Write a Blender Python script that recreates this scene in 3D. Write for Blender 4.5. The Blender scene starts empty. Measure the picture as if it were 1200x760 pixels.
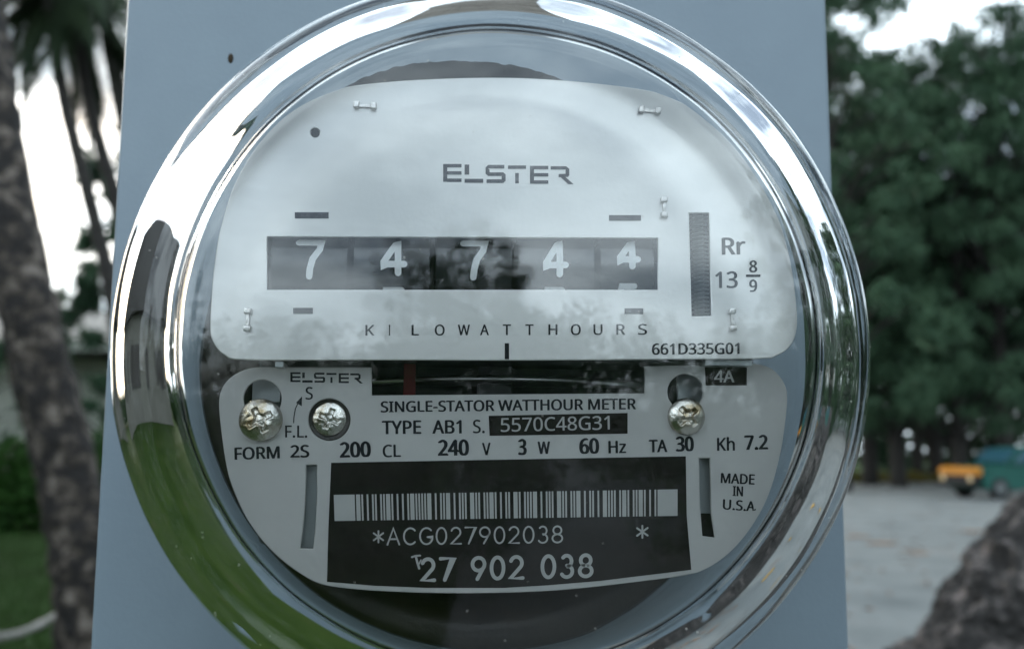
import bpy, bmesh, math, random
import numpy as np
from mathutils import Vector, Matrix, noise
random.seed(7); np.random.seed(7)
R = math.radians
scene = bpy.context.scene
COL = scene.collection

# ------------------------------------------------------------------ camera
FPX = 1120.0
YAW, PITCH, ROLL = R(4.96), R(7.25), R(0.4)
CAM = Vector((0.0, 0.0, 1.5))
fwd = Vector((math.sin(YAW)*math.cos(PITCH), math.cos(YAW)*math.cos(PITCH), math.sin(PITCH)))
r0 = Vector((math.cos(YAW), -math.sin(YAW), 0)); u0 = r0.cross(fwd)
RT = r0*math.cos(ROLL) + u0*math.sin(ROLL)
UP = -r0*math.sin(ROLL) + u0*math.cos(ROLL)
cd = bpy.data.cameras.new("camera"); cam = bpy.data.objects.new("camera", cd); COL.objects.link(cam)
M = Matrix((RT, UP, -fwd)).transposed().to_4x4(); M.translation = CAM
cam.matrix_world = M
cd.sensor_width = 36; cd.lens = 36*FPX/1200; cd.clip_start = 0.005; cd.clip_end = 2000
cd.dof.use_dof = True; cd.dof.focus_distance = 0.226; cd.dof.aperture_fstop = 14
scene.camera = cam

def pxdir(px, py):
    return fwd + RT*((px-600)/FPX) - UP*((py-380)/FPX)
def at(px, py, Y):
    """point on the plane y = Y seen at photo pixel"""
    d = pxdir(px, py); return CAM + d*(Y/d.y)
def ground_at(px, py, z=0.0):
    d = pxdir(px, py); return CAM + d*((z-CAM.z)/d.z)

# ------------------------------------------------------------------ world and sun
SUN_EL, SUN_AZ = R(24), R(-38)        # azimuth from +Y, clockwise
w = bpy.data.worlds.new("World"); scene.world = w; w.use_nodes = True
nt = w.node_tree; nt.nodes.clear()
out = nt.nodes.new('ShaderNodeOutputWorld'); bg = nt.nodes.new('ShaderNodeBackground')
sky = nt.nodes.new('ShaderNodeTexSky'); sky.sky_type = 'NISHITA'; sky.sun_disc = False
sky.sun_elevation = SUN_EL; sky.sun_rotation = SUN_AZ; sky.dust_density = 3.0; sky.air_density = 1.0
tc = nt.nodes.new('ShaderNodeTexCoord'); mp = nt.nodes.new('ShaderNodeMapping'); mp.inputs['Scale'].default_value = (1, 1, 2.6)
nz = nt.nodes.new('ShaderNodeTexNoise'); nz.inputs['Scale'].default_value = 2.6; nz.inputs['Detail'].default_value = 7; nz.inputs['Roughness'].default_value = .6
cr = nt.nodes.new('ShaderNodeValToRGB'); cr.color_ramp.elements[0].position = .40; cr.color_ramp.elements[1].position = .60
cr.color_ramp.elements[0].color = (.12,)*3+(1,); cr.color_ramp.elements[1].color = (1,)*3+(1,)
cl = nt.nodes.new('ShaderNodeRGB'); cl.outputs[0].default_value = (20*.83, 20*.97, 20*1.06, 1)
# cloud light thins from the bright low banks towards the zenith
sx_ = nt.nodes.new('ShaderNodeSeparateXYZ'); mr = nt.nodes.new('ShaderNodeMapRange'); mr.inputs['From Min'].default_value = .35; mr.inputs['From Max'].default_value = 1; mr.inputs['To Min'].default_value = 1; mr.inputs['To Max'].default_value = .4; ml = nt.nodes.new('ShaderNodeMixRGB'); ml.blend_type = 'MULTIPLY'; ml.inputs[0].default_value = 1
mx = nt.nodes.new('ShaderNodeMixRGB')
L = nt.links.new
L(tc.outputs['Generated'], mp.inputs['Vector']); L(mp.outputs[0], nz.inputs['Vector']); L(nz.outputs['Fac'], cr.inputs[0])
L(sky.outputs[0], mx.inputs[1]); L(tc.outputs['Generated'], sx_.inputs[0]); L(sx_.outputs[2], mr.inputs[0]); L(cl.outputs[0], ml.inputs[1]); L(mr.outputs[0], ml.inputs[2]); L(ml.outputs[0], mx.inputs[2]); L(cr.outputs[0], mx.inputs[0])
L(mx.outputs[0], bg.inputs['Color']); bg.inputs['Strength'].default_value = 0.12
L(bg.outputs[0], out.inputs[0])
sd = bpy.data.lights.new("sun", 'SUN'); sun = bpy.data.objects.new("sun", sd); COL.objects.link(sun)
sd.energy = 0.6; sd.angle = R(12); sd.color = (1, .93, .82)
sdir = Vector((math.sin(SUN_AZ)*math.cos(SUN_EL), math.cos(SUN_AZ)*math.cos(SUN_EL), math.sin(SUN_EL)))
sun.rotation_euler = sdir.to_track_quat('Z', 'Y').to_euler()
scene.view_settings.view_transform = 'Standard'; scene.view_settings.look = 'None'
scene.view_settings.exposure = 0.6; scene.view_settings.gamma = 1
scene.render.engine = 'CYCLES'
scene.cycles.max_bounces = 16; scene.cycles.transmission_bounces = 12; scene.cycles.glossy_bounces = 6
scene.cycles.transparent_max_bounces = 12; scene.cycles.diffuse_bounces = 4
scene.cycles.caustics_refractive = True; scene.cycles.caustics_reflective = True
scene.cycles.sample_clamp_indirect = 12

# ------------------------------------------------------------------ materials
def mat(name, col, rough=.6, metal=0, ncol=None, nscale=40, bump=0, bscale=None, lo=.35, hi=.65, spec=.5, obj=True, col3=None, stretch=None):
    m = bpy.data.materials.new(name); m.use_nodes = True; n = m.node_tree; b = n.nodes['Principled BSDF']
    b.inputs['Base Color'].default_value = (*col, 1); b.inputs['Roughness'].default_value = rough; b.inputs['Metallic'].default_value = metal
    b.inputs['Specular IOR Level'].default_value = spec
    t = n.nodes.new('ShaderNodeTexCoord'); src = t.outputs['Object' if obj else 'Generated']
    if stretch:
        q = n.nodes.new('ShaderNodeMapping'); q.inputs['Scale'].default_value = stretch; n.links.new(src, q.inputs[0]); src = q.outputs[0]
    if ncol:
        x = n.nodes.new('ShaderNodeTexNoise'); x.inputs['Scale'].default_value = nscale; x.inputs['Detail'].default_value = 6; x.inputs['Roughness'].default_value = .62
        c = n.nodes.new('ShaderNodeValToRGB'); c.color_ramp.elements[0].position = lo; c.color_ramp.elements[1].position = hi
        c.color_ramp.elements[0].color = (*col, 1); c.color_ramp.elements[1].color = (*ncol, 1)
        if col3:
            e = c.color_ramp.elements.new(min(.99, hi+.12)); e.color = (*col3, 1)
        n.links.new(src, x.inputs['Vector']); n.links.new(x.outputs['Fac'], c.inputs[0]); n.links.new(c.outputs[0], b.inputs['Base Color'])
    if bump:
        x = n.nodes.new('ShaderNodeTexNoise'); x.inputs['Scale'].default_value = bscale or nscale; x.inputs['Detail'].default_value = 5
        k = n.nodes.new('ShaderNodeBump'); k.inputs['Strength'].default_value = bump; k.inputs['Distance'].default_value = 1.0/(bscale or nscale)
        n.links.new(src, x.inputs['Vector']); n.links.new(x.outputs['Fac'], k.inputs['Height']); n.links.new(k.outputs[0], b.inputs['Normal'])
    return m
PAINT = mat('grey_enamel', (.225, .28, .33), .42, ncol=(.25, .31, .36), nscale=22, bump=.06, bscale=600)
PLATE = mat('satin_aluminium_plate', (.60, .595, .58), .40, .62, ncol=(.66, .65, .635), nscale=35, bump=.03, bscale=900)
PLATE2 = mat('matte_name_plate', (.46, .455, .445), .55, .05, ncol=(.51, .505, .49), nscale=35, bump=.03, bscale=900)
INK = mat('black_print', (.012, .013, .018), .6, spec=.2)
INKG = mat('patchy_black_print', (.02, .02, .028), .6, ncol=(.14, .15, .16), nscale=300, lo=.5, hi=.75, spec=.2)  # black with random grey patches, for the logo and the painted slots
LABEL = mat('black_anodised_label', (.014, .012, .011), .6, ncol=(.022, .019, .017), nscale=120, spec=.08)
ENGR = mat('engraved_grey', (.42, .42, .41), .55)
SLOT = mat('slot_shade_grey', (.10, .12, .13), .6)
METAL = mat('zinc_plated_steel', (.38, .30, .19), .25, 1, ncol=(.58, .55, .50), nscale=160, bump=.2, bscale=500, lo=.34, hi=.48, col3=(.62, .60, .56))
TABM = mat('tin_tab_metal', (.45, .43, .41), .3, 1, ncol=(.62, .60, .58), nscale=500, bump=.2, bscale=800)
DISCM = mat('aluminium_disc', (.7, .7, .7), .3, 1)
DARKP = mat('dark_moulded_plastic', (.018, .015, .013), .4, ncol=(.03, .024, .018), nscale=60, bump=.1, bscale=200)
DARKM = mat('dark_frame_metal', (.03, .033, .035), .5, ncol=(.06, .065, .065), nscale=90, bump=.15, bscale=150)
WHEELM = mat('black_digit_wheel', (.012, .014, .016), .22, spec=.6)
WHITE = mat('white_numeral', (.82, .84, .85), .6)
REDM = mat('red_plastic', (.16, .012, .010), .6)
MATT = mat('matt_black', (.008, .008, .009), 1.0, spec=0)  # flat black of the added crescent sheet
GREYP = mat('grey_metal_bracket', (.34, .37, .38), .4, .5)
DIRT = mat('brown_dirt_speck', (.05, .035, .02), .9)

GLASS = bpy.data.materials.new('clear_glass'); GLASS.use_nodes = True
gn = GLASS.node_tree; gb = gn.nodes['Principled BSDF']
gb.inputs['Base Color'].default_value = (.985, .995, .99, 1); gb.inputs['Roughness'].default_value = 0.0
gb.inputs['Transmission Weight'].default_value = 1; gb.inputs['IOR'].default_value = 1.5

# ------------------------------------------------------------------ object helpers
def link(name, me, parent=None, material=None, smooth=False):
    o = bpy.data.objects.new(name, me); COL.objects.link(o)
    if material is not None and not me.materials: me.materials.append(material)
    if smooth:
        for p in me.polygons: p.use_smooth = True
    if parent: o.parent = parent
    return o
def frompy(name, V, F, parent=None, material=None, smooth=False):
    me = bpy.data.meshes.new(name); me.from_pydata([tuple(v) for v in V], [], F); me.update()
    return link(name, me, parent, material, smooth)
def tag(o, label=None, cat=None, group=None, kind=None):
    if label: o['label'] = label
    if cat: o['category'] = cat
    if group: o['group'] = group
    if kind: o['kind'] = kind
    return o
def empty(name, loc=(0, 0, 0)):
    o = bpy.data.objects.new(name, None); COL.objects.link(o); o.location = loc; o.empty_display_size = .1; return o
def rel(parent, pts):
    l = Vector(parent.location) if parent else Vector((0, 0, 0))
    if parent and parent.parent: l = l + Vector(parent.parent.location)
    return [Vector(p)-l for p in pts]
def bm_obj(name, bm, parent=None, material=None, smooth=False):
    me = bpy.data.meshes.new(name); bm.to_mesh(me); bm.free(); return link(name, me, parent, material, smooth)
def lathe(prof, seg=128, axis_c=(0, 0), close=False):
    """profile of (r, y) swept round the Y axis through axis_c = (x, z)"""
    V = []; F = []; n = len(prof); idx = []
    for (r, y) in prof:
        if r < 1e-7: idx.append([len(V)]*seg); V.append((axis_c[0], y, axis_c[1]))
        else:
            idx.append(list(range(len(V), len(V)+seg)))
            for s in range(seg):
                a = 2*math.pi*s/seg; V.append((axis_c[0]+r*math.cos(a), y, axis_c[1]+r*math.sin(a)))
    rng = range(n if close else n-1)
    for i in rng:
        j = (i+1) % n
        for s in range(seg):
            t = (s+1) % seg
            f = [idx[i][s], idx[i][t], idx[j][t], idx[j][s]]
            g = []
            for k in f:
                if k not in g: g.append(k)
            if len(g) > 2: F.append(g)
    return V, F
def box(bm, lo, hi, bevel=0):
    vs = [bm.verts.new((x, y, z)) for x in (lo[0], hi[0]) for y in (lo[1], hi[1]) for z in (lo[2], hi[2])]
    for q in ((0, 1, 3, 2), (4, 6, 7, 5), (0, 4, 5, 1), (2, 3, 7, 6), (0, 2, 6, 4), (1, 5, 7, 3)): bm.faces.new([vs[i] for i in q])
    bmesh.ops.recalc_face_normals(bm, faces=bm.faces)
    if bevel: bmesh.ops.bevel(bm, geom=list(bm.edges), offset=bevel, segments=3, affect='EDGES', profile=.6)

def smooth_loop(pts, n=6):
    """Catmull-Rom closed loop"""
    o = []; N = len(pts)
    for i in range(N):
        p0, p1, p2, p3 = [Vector(pts[(i+k-1) % N]) for k in range(4)]
        for s in range(n):
            t = s/n
            o.append(0.5*((2*p1)+(-p0+p2)*t+(2*p0-5*p1+4*p2-p3)*t*t+(-p0+3*p1-3*p2+p3)*t**3))
    return o

def sheet(name, loops_px, Y, thick, parent, material, bevel=0.0):
    """flat plate in plane y=Y with an outline and holes (photo-pixel outlines measured on that plane)"""
    cu = bpy.data.curves.new(name+'_tmp', 'CURVE'); cu.dimensions = '2D'; cu.fill_mode = 'BOTH'; cu.extrude = thick/2-bevel; cu.bevel_depth = bevel; cu.bevel_resolution = 1
    for lp in loops_px:
        sp = cu.splines.new('POLY'); sp.points.add(len(lp)-1); sp.use_cyclic_u = True
        for k, q in enumerate(lp):
            p = at(q[0], q[1], Y); sp.points[k].co = (p.x, p.z, 0, 1)
    t = bpy.data.objects.new('tmp', cu); COL.objects.link(t)
    me = bpy.data.meshes.new_from_object(t.evaluated_get(bpy.context.evaluated_depsgraph_get()))
    bpy.data.objects.remove(t); bpy.data.curves.remove(cu)
    for v in me.vertices: v.co = (v.co.x, Y+thick/2-v.co.z, v.co.y)
    me.name = name; me.materials.clear()
    return link(name, me, parent, material)
def circ(cx, cy, r, n=40):
    return [(cx+r*math.cos(2*math.pi*i/n), cy+r*math.sin(2*math.pi*i/n)) for i in range(n)]

class Print:
    """collects flat print (polygons in photo pixels laid onto plane y=Y)"""
    def __init__(s, Y): s.Y = Y; s.V = []; s.F = []
    def poly(s, pts):
        b = len(s.V); s.V += [at(x, y, s.Y) for x, y in pts]; s.F.append(list(range(b, b+len(pts))))
    def stroke(s, pts, wd, cap=True):
        """ribbon of width wd along points with round caps"""
        P = [Vector(p) for p in pts]; Lf = []; Rt = []
        closed = (P[0]-P[-1]).length < 1e-6
        for i, p in enumerate(P):
            a = P[i-1] if i else (P[-2] if closed else p); c = P[i+1] if i < len(P)-1 else (P[1] if closed else p)
            d = (c-a).normalized(); nrm = Vector((-d.y, d.x))
            k = 1.0
            if 0 < i < len(P)-1:
                d1 = (p-a).normalized(); k = 1/max(.5, abs(nrm.dot(Vector((-d1.y, d1.x)))))
            Lf.append(p+nrm*wd/2*k); Rt.append(p-nrm*wd/2*k)
        for i in range(len(P)-1): s.poly([Lf[i], Lf[i+1], Rt[i+1], Rt[i]])
        if cap and not closed:
            for p, q in ((P[0], P[1]), (P[-1], P[-2])):
                d = (p-q).normalized(); a0 = math.atan2(d.y, d.x)
                s.poly([(p.x+math.cos(a0+t)*wd/2, p.y+math.sin(a0+t)*wd/2) for t in [(-90+30*k)*math.pi/180 for k in range(7)]])
    def text(s, txt, x0, y0, x1, y1, h, bold=.0, shear=0):
        """text whose baseline runs (x0,y0)-(x1,y1) px with cap height h px"""
        cu = bpy.data.curves.new('t', 'FONT'); cu.body = txt; cu.size = 1; cu.font = FONT or cu.font; cu.resolution_u = 4; capk = Print.cap
        t = bpy.data.objects.new('t', cu); COL.objects.link(t)
        me = bpy.data.meshes.new_from_object(t.evaluated_get(bpy.context.evaluated_depsgraph_get()))
        bpy.data.objects.remove(t); bpy.data.curves.remove(cu)
        xs = [v.co.x for v in me.vertices]; lo, hi = min(xs), max(xs); k = bold*h*2.3
        d = Vector((x1-x0, y1-y0)); n = Vector((d.y, -d.x)).normalized(); dn = d.normalized(); d = d-dn*2*k; o = Vector((x0, y0))+dn*k
        for j, (sx, sy) in enumerate(((0, 0), (-1, 0), (1, 0), (0, .7)) if bold else ((0, 0),)):
            b = len(s.V)
            for v in me.vertices:
                p = o + d*((v.co.x-lo)/(hi-lo)) + n*(h*v.co.y/capk+sy*k-.35*k) + dn*sx*k
                s.V.append(at(p.x, p.y, s.Y-j*.000012))
            for p in me.polygons: s.F.append([b+i for i in p.vertices])
        bpy.data.meshes.remove(me)
    def build(s, name, parent, material): return frompy(name, s.V, s.F, parent, material)

FONT = None
try: FONT = bpy.data.fonts.load(bpy.utils.system_resource('DATAFILES')+'/fonts/NotoSansMath-Regular.woff2')
except Exception: pass
def capheight():
    cu = bpy.data.curves.new('t', 'FONT'); cu.body = 'H'; cu.size = 1; cu.font = FONT or cu.font
    t = bpy.data.objects.new('t', cu); COL.objects.link(t)
    me = bpy.data.meshes.new_from_object(t.evaluated_get(bpy.context.evaluated_depsgraph_get()))
    Print.cap = max(v.co.y for v in me.vertices); bpy.data.objects.remove(t)
capheight()

def arc(cx, cy, rx, ry, a0, a1, n=14):
    return [(cx+rx*math.cos(R(a0+(a1-a0)*i/n)), cy-ry*math.sin(R(a0+(a1-a0)*i/n))) for i in range(n+1)]
# stroke font in a unit box: x 0..W, y 0 (top) .. 1 (baseline)
SF = {
 '0': (.62, [arc(.31, .5, .29, .5, 0, 360, 26)]),
 '2': (.60, [arc(.29, .29, .27, .29, 160, -38, 14)+[(.02, 1), (.6, 1)]]),
 '3': (.58, [arc(.27, .26, .23, .26, 140, -80, 14), arc(.27, .74, .27, .27, 88, -150, 16)]),
 '7': (.60, [[(.0, 0), (.6, 0), (.2, 1)]]),
 '8': (.60, [arc(.3, .245, .24, .245, 0, 360, 22), arc(.3, .745, .29, .255, 0, 360, 22)]),
 '9': (.60, [arc(.3, .3, .29, .3, 0, 360, 24), [(.575, .4), (.24, 1)]]),
 'A': (.70, [[(0, 1), (.35, 0), (.7, 1)], [(.13, .66), (.57, .66)]]),
 'C': (.70, [arc(.4, .5, .38, .5, 45, 315, 22)]),
 'G': (.72, [arc(.4, .5, .38, .5, 45, 335, 22)+[(.76, .56), (.46, .56)]]),
 '*': (.56, [[(.28, .15), (.28, .85)], [(0, .28), (.56, .72)], [(0, .72), (.56, .28)]]),
}
def stroke_text(pr, txt, x0, y0, x1, y1, h, wd, gap=.22, space=.6):
    xs = []; x = 0
    for c in txt:
        if c == ' ': x += space; continue
        xs.append((c, x)); x += SF[c][0]+gap
    tot = x-gap
    for c, xo in xs:
        for st in SF[c][1]:
            pts = []
            for (u, v) in st:
                f = (xo+u)/tot
                pts.append((x0+(x1-x0)*f+0, y0+(y1-y0)*f-h*(1-v)))
            pr.stroke(pts, wd)

# ------------------------------------------------------------------ the meter box (large structure)
YP = 0.290
Cc = at(587, 402, 0.2027); AX = (Cc.x, Cc.z)
meter_base_r = .0795
bx = empty('meter_box', (AX[0], YP, AX[1]-.1))
tag(bx, 'pale blue grey painted steel box behind the round glass meter', 'meter box')
TL, BL, TR, BR = at(156, -130, YP), at(95, 940, YP), at(963.5, -130, YP), at(1002, 940, YP)
def hexa_box(name, c4, y0, y1, parent, m, bevel):
    bm = bmesh.new(); vs = []
    for y in (y0, y1):
        for c in c4: vs.append(bm.verts.new((c.x-parent.location.x, y-parent.location.y, c.z-parent.location.z)))
    bm.faces.new(vs[:4]); bm.faces.new(vs[4:][::-1])
    for i in range(4): j = (i+1) % 4; bm.faces.new((vs[i], vs[i+4], vs[j+4], vs[j]))
    bmesh.ops.recalc_face_normals(bm, faces=bm.faces)
    bmesh.ops.bevel(bm, geom=list(bm.edges), offset=bevel, segments=4, affect='EDGES', profile=.5)
    return bm_obj(name, bm, parent, m, True)
def shrink(c4, s):
    c = sum(c4, Vector())/4; return [q+(c-q).normalized()*s for q in c4]
c4 = [TL, TR, BR, BL]
hexa_box('front_cover', c4, YP, YP+.016, bx, PAINT, .0014)
hexa_box('housing', shrink(c4, .004), YP+.0165, YP+.115, bx, PAINT, .003)
sp = at(270, 68, YP-.0004)
V, F = lathe([(0, -.0006), (.0006, -.0005), (.0011, 0)], 10)
V = [(x*.8+(.0008*z/.001 if False else 0), y, z*1.5) for x, y, z in V]
ds = frompy('dirt_speck', [Vector(v)+sp-Vector(bx.location)+Vector((0, .0004, 0)) for v in V], F, bx, DIRT)
pole = bmesh.new(); box(pole, (AX[0]-.07, YP+.118, -.3), (AX[0]+.07, YP+.24, 2.0), .006)
POSTM = mat('weathered_post', (.16, .13, .10), .85, ncol=(.26, .22, .18), nscale=9, bump=.5, bscale=40, stretch=(1, 1, .12))
tag(bm_obj('wooden_post', pole, None, POSTM), 'weathered wooden post carrying the grey meter box', 'post')

# ------------------------------------------------------------------ the meter
mt = empty('electricity_meter', (0, 0, 0))
tag(mt, 'round glass covered electricity meter reading 7 4 7 4 4 on the grey box', 'electricity meter')
# glass cover
def glass_cover():
    seg = 256
    def dome(r, y0, Rg): return y0 + Rg - math.sqrt(Rg*Rg-r*r)
    outer = [(0, .1815)]
    for i in range(1, 22): r = .0635*i/21; outer.append((r, dome(r, .1815, .46)))
    y_e = outer[-1][1]; rf = .0165; cy = y_e+rf
    ts = math.asin(.0635/.46)
    for i in range(1, 25):
        a = ts*.5+(math.pi/2-ts*.5)*i/24 if False else (math.pi/2)*i/24
        rip = .00012*math.sin(a*9)*math.sin(a*2)**2
        outer.append((.0635+(rf+rip)*math.sin(a), cy-(rf+rip)*math.cos(a)))
    outer += [(.0799, cy+.012), (.0797, cy+.03), (.0796, .270), (.0798, .283), (.0815, .286), (.0815, .2895)]
    inner = [(.0765, .2895), (.0764, .270), (.0763, cy+.03), (.0758, cy+.012), (.0751, cy+.0068), (.0742, cy+.0030)]
    x0, y0, x1, y1 = .0727, cy-.0001, .0640, y_e+.0042
    for i in range(0, 15):
        t = i/14; inner.append((x0+(x1-x0)*t-.0004*math.sin(t*math.pi)+.00005*math.sin(t*15), y0+(y1-y0)*t))
    inner += [(.0634, y_e+.0036), (.0624, y_e+.0033)]
    ye = inner[-1][1]
    for i in range(20, -1, -1):
        r = .0624*i/21; inner.append((r, dome(r, ye-dome(.0624, 0, .60), .60)))
    V, F = lathe(outer+inner, seg, AX)
    V2 = []
    for (x, y, z) in V:
        dx, dz = x-AX[0], z-AX[1]; r = math.hypot(dx, dz)
        if r > .055:
            a = math.atan2(dz, dx); k = min(1, (r-.055)/.012)
            q = .00022*noise.noise((math.cos(a)*3.2, math.sin(a)*3.2, y*90))+.00007*noise.noise((math.cos(a)*11, math.sin(a)*11, y*160))
            s = 1+k*q/r; x, z = AX[0]+dx*s, AX[1]+dz*s; y += k*q*.8
        V2.append((x, y, z))
    o = frompy('glass_cover', V2, F, mt, GLASS, True)
    bm = bmesh.new(); bm.from_mesh(o.data); bmesh.ops.recalc_face_normals(bm, faces=bm.faces); bm.to_mesh(o.data); bm.free()
glass_cover()
# dust on the outside of the glass
DUST = mat('pale_dust', (.55, .53, .48), .9)
V = []; F = []; rg = random.Random(5)
for i in range(150):
    a = rg.random()*6.283; t = rg.random()
    if rg.random() < .6: r = .001+.062*math.sqrt(t); y = .1815+.46-math.sqrt(.46**2-r*r)
    else: ph = t*1.3; r = .0635+.0165*math.sin(ph); y = .1858+.0165-.0165*math.cos(ph)
    q = .00007+.00012*rg.random()**2; c = Vector((AX[0]+r*math.cos(a), y-.00006, AX[1]+r*math.sin(a)))
    b = len(V); V += [c+Vector((q, 0, 0)), c+Vector((0, 0, q)), c-Vector((q, 0, 0)), c-Vector((0, 0, q*1.3)), c+Vector((0, -q*.5, 0))]
    F += [[b, b+1, b+4], [b+1, b+2, b+4], [b+2, b+3, b+4], [b+3, b, b+4]]
tag(frompy('dust_specks', V, F, mt, DUST), kind='stuff')
# dark base dish of the meter
V, F = lathe([(0, .2800), (.058, .2800), (.060, .276), (.064, .268), (.068, .2655), (.0752, .2655), (.0755, .268), (.0755, .2885)], 96, AX)
frompy('meter_base', V, F, mt, DARKP, True)

YR, YN = 0.2200, 0.2260
# register plate
REG = [(252, 380), (255, 400), (268, 415), (296, 421), (450, 421), (600, 421.5), (750, 420.5), (880, 419.5), (904, 416), (920, 404), (927, 385), (926.5, 355), (923, 315), (917, 280), (908, 240), (899, 208), (880, 171), (853, 145), (820, 129),
       (790, 120), (745, 111), (700, 105), (650, 100.5), (600, 98), (550, 98), (500, 100), (450, 103.5), (400, 110), (350, 124.5), (318, 146), (291, 180), (274, 222), (266, 260), (260, 292), (254.5, 335)]
win = [(316.5, 279), (768, 281), (768.5, 342), (315.5, 342)]
slot = [(802.5, 252), (826.6, 252), (830.2, 372), (805.6, 372.7)]
def rect(x0, y0, x1, y1): return [(x0, y0), (x1, y0), (x1, y1), (x0, y1)]
rp = sheet('register_plate', [smooth_loop([Vector((a, b)) for a, b in REG], 4), win, slot, circ(372.5, 160.5, 6.3, 28)], YR, .0008, mt, PLATE, .0002)
# name plate
NP1 = smooth_loop([Vector(p) for p in [(437, 431)]], 1)
def chain(*parts):
    o = []
    for p in parts: o += p
    return o
def cr_open(pts, n=5):
    P = [Vector(p) for p in pts]; P = [P[0]]+P+[P[-1]]; o = []
    for i in range(1, len(P)-2):
        p0, p1, p2, p3 = P[i-1:i+3]
        for s in range(n):
            t = s/n; o.append(tuple(0.5*((2*p1)+(-p0+p2)*t+(2*p0-5*p1+4*p2-p3)*t*t+(-p0+3*p1-3*p2+p3)*t**3)))
    o.append(tuple(P[-1])); return o
left = cr_open([(437, 431), (340, 431), (302, 431.6), (283, 438), (270.5, 448), (264, 461), (263, 480), (268, 522), (273, 550), (281, 580), (294, 610), (314, 637), (340, 659), (368, 674), (390, 680.5), (430, 685.5), (500, 688.8), (580, 689), (650, 686), (720, 679), (800, 668), (838, 656), (868, 633), (889, 602), (901, 570), (908, 530), (914, 490), (915.5, 463), (912, 449), (903, 437), (892, 430), (874, 427), (820, 428), (753, 430)])
lslot = cr_open([(361, 541.5), (360.5, 580), (357.5, 615), (354, 640)])+cr_open([(371, 640), (374, 610), (375.5, 575), (375.5, 541.5)])
rslot = [(814, 534), (815, 588), (817.6, 625), (833.7, 626.8), (829.7, 599), (828, 533.5)]
keyL = circ(312, 466.5, 23, 44); keyR = circ(799, 458.5, 21.5, 44)
npl = sheet('name_plate', [left+[(753, 461), (437, 463.5)], keyL, keyR, circ(389, 490.5, 25.3, 44), lslot, rslot], YN, .0008, mt, PLATE2, .0002)

# ---- print on the register plate
g = Print(YR-.00008)
def zp(x, y, s, ox, oy): return (ox+x/s, oy+y/s)
def logo(pr, m):
    """block lettered word with cut-away strokes, m maps logo units (px of a 6x enlargement) to photo px"""
    q = lambda x0, y0, x1, y1: pr.poly([m(x0, y0), m(x1, y0), m(x1, y1), m(x0, y1)])
    for ox in (0, 600):
        oy = 0 if ox == 0 else 13
        q(120+ox, 98+oy, 148+ox, 221+oy)
        for y in (98, 148, 198): q(148+ox, y+oy, 247+ox, y+24+oy)
    q(268, 102, 300, 172); q(268, 200, 397, 228)
    # S
    q(432, 104, 543, 129); pr.poly([m(432, 104), m(432, 129), m(441, 138), m(413, 138), m(413, 122)])
    q(413, 138, 441, 152); pr.poly([m(413, 152), m(441, 152), m(447, 156), m(447, 181), m(432, 181), m(413, 165)])
    q(447, 156, 536, 181); pr.poly([m(536, 156), m(552, 170), m(552, 181), m(536, 181)])
    q(524, 181, 552, 203); pr.poly([m(524, 203), m(552, 203), m(552, 214), m(536, 229), m(524, 229)]); q(420, 204, 524, 229)
    # T
    q(568, 108, 693, 132); q(618, 160, 643, 232)
    # R
    q(863, 114, 970, 137); pr.poly([m(970, 114), m(992, 132), m(992, 137), m(970, 137)]); q(966, 137, 992, 166)
    pr.poly([m(966, 166), m(992, 166), m(992, 176), m(982, 188), m(918, 190), m(918, 167)])
    pr.poly([m(930, 188), m(965, 188), m(1022, 238), m(985, 238)])
logo(g, lambda x, y: (500+x/6, 180+y/6))
g.build('logo', rp, INKG)
g = Print(YR-.00008)
for c, z in zip('KILOWATTHOURS', (52, 127, 226, 320, 413, 492, 578, 665, 755, 843, 928, 1016, 1099)):
    wd = {'I': 1.8, 'W': 14, 'O': 11.5, 'L': 8.5, 'T': 9.5}.get(c, 10.5); x = 420+z/3.333
    yb = 393.6-(x-430)*.003
    g.text(c, x-wd/2, yb, x+wd/2, yb, 12, .012)
g.poly(rect(591, 402.5, 596, 421))
g.text('661D335G01', 760.5, 415.5, 861.6, 414.6, 12.3, .02)
g.text('Rr', 841, 300.5, 868.5, 300, 19, .02)
g.text('13', 833.5, 339, 859.5, 338.6, 18.5, .015)
g.text('8', 872.5, 320.6, 881.8, 320.6, 13, .02); g.text('9', 872.5, 343.2, 881.8, 343.2, 13.5, .02); g.poly(rect(868.8, 323.6, 885.4, 326.4))
g.build('lettering', rp, INK)
for rc in ((349, 251.8, 388, 259), (347, 361.8, 369.7, 368.8), (711, 255.2, 748, 261.8), (729, 362.4, 750.6, 369)):
    g = Print(YR-.00008); g.poly(rect(*rc)); g.build('slot_mark', rp, INKG)  # dark of the slot recesses painted on as flat print
# bent lugs
def lug(px, py, ang, ln, name='mounting_lug'):
    bm = bmesh.new(); s = YR/FPX
    box(bm, (-ln/2*s, -.0007, -2.0*s), (ln/2*s, -.00005, 2.0*s), .00012)
    for sx in (-1, 1):
        b2 = bmesh.new(); x = sx*(ln/2-3.4)*s
        box(b2, (x-3.4*s, -.0013, -4.3*s), (x+3.4*s, -.00005, 4.3*s), .00035)
        tmp = bpy.data.meshes.new('t'); b2.to_mesh(tmp); b2.free(); bm.from_mesh(tmp); bpy.data.meshes.remove(tmp)
    p = at(px, py, YR); bmesh.ops.rotate(bm, verts=bm.verts, cent=(0, 0, 0), matrix=Matrix.Rotation(ang, 3, 'Y'))
    for v in bm.verts:
        v.co += Vector((noise.noise(v.co*900+p*50), 0, noise.noise(v.co*900+p*70)))*.00018
        v.co += p
    bm_obj(name, bm, rp, TABM, True)
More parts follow.
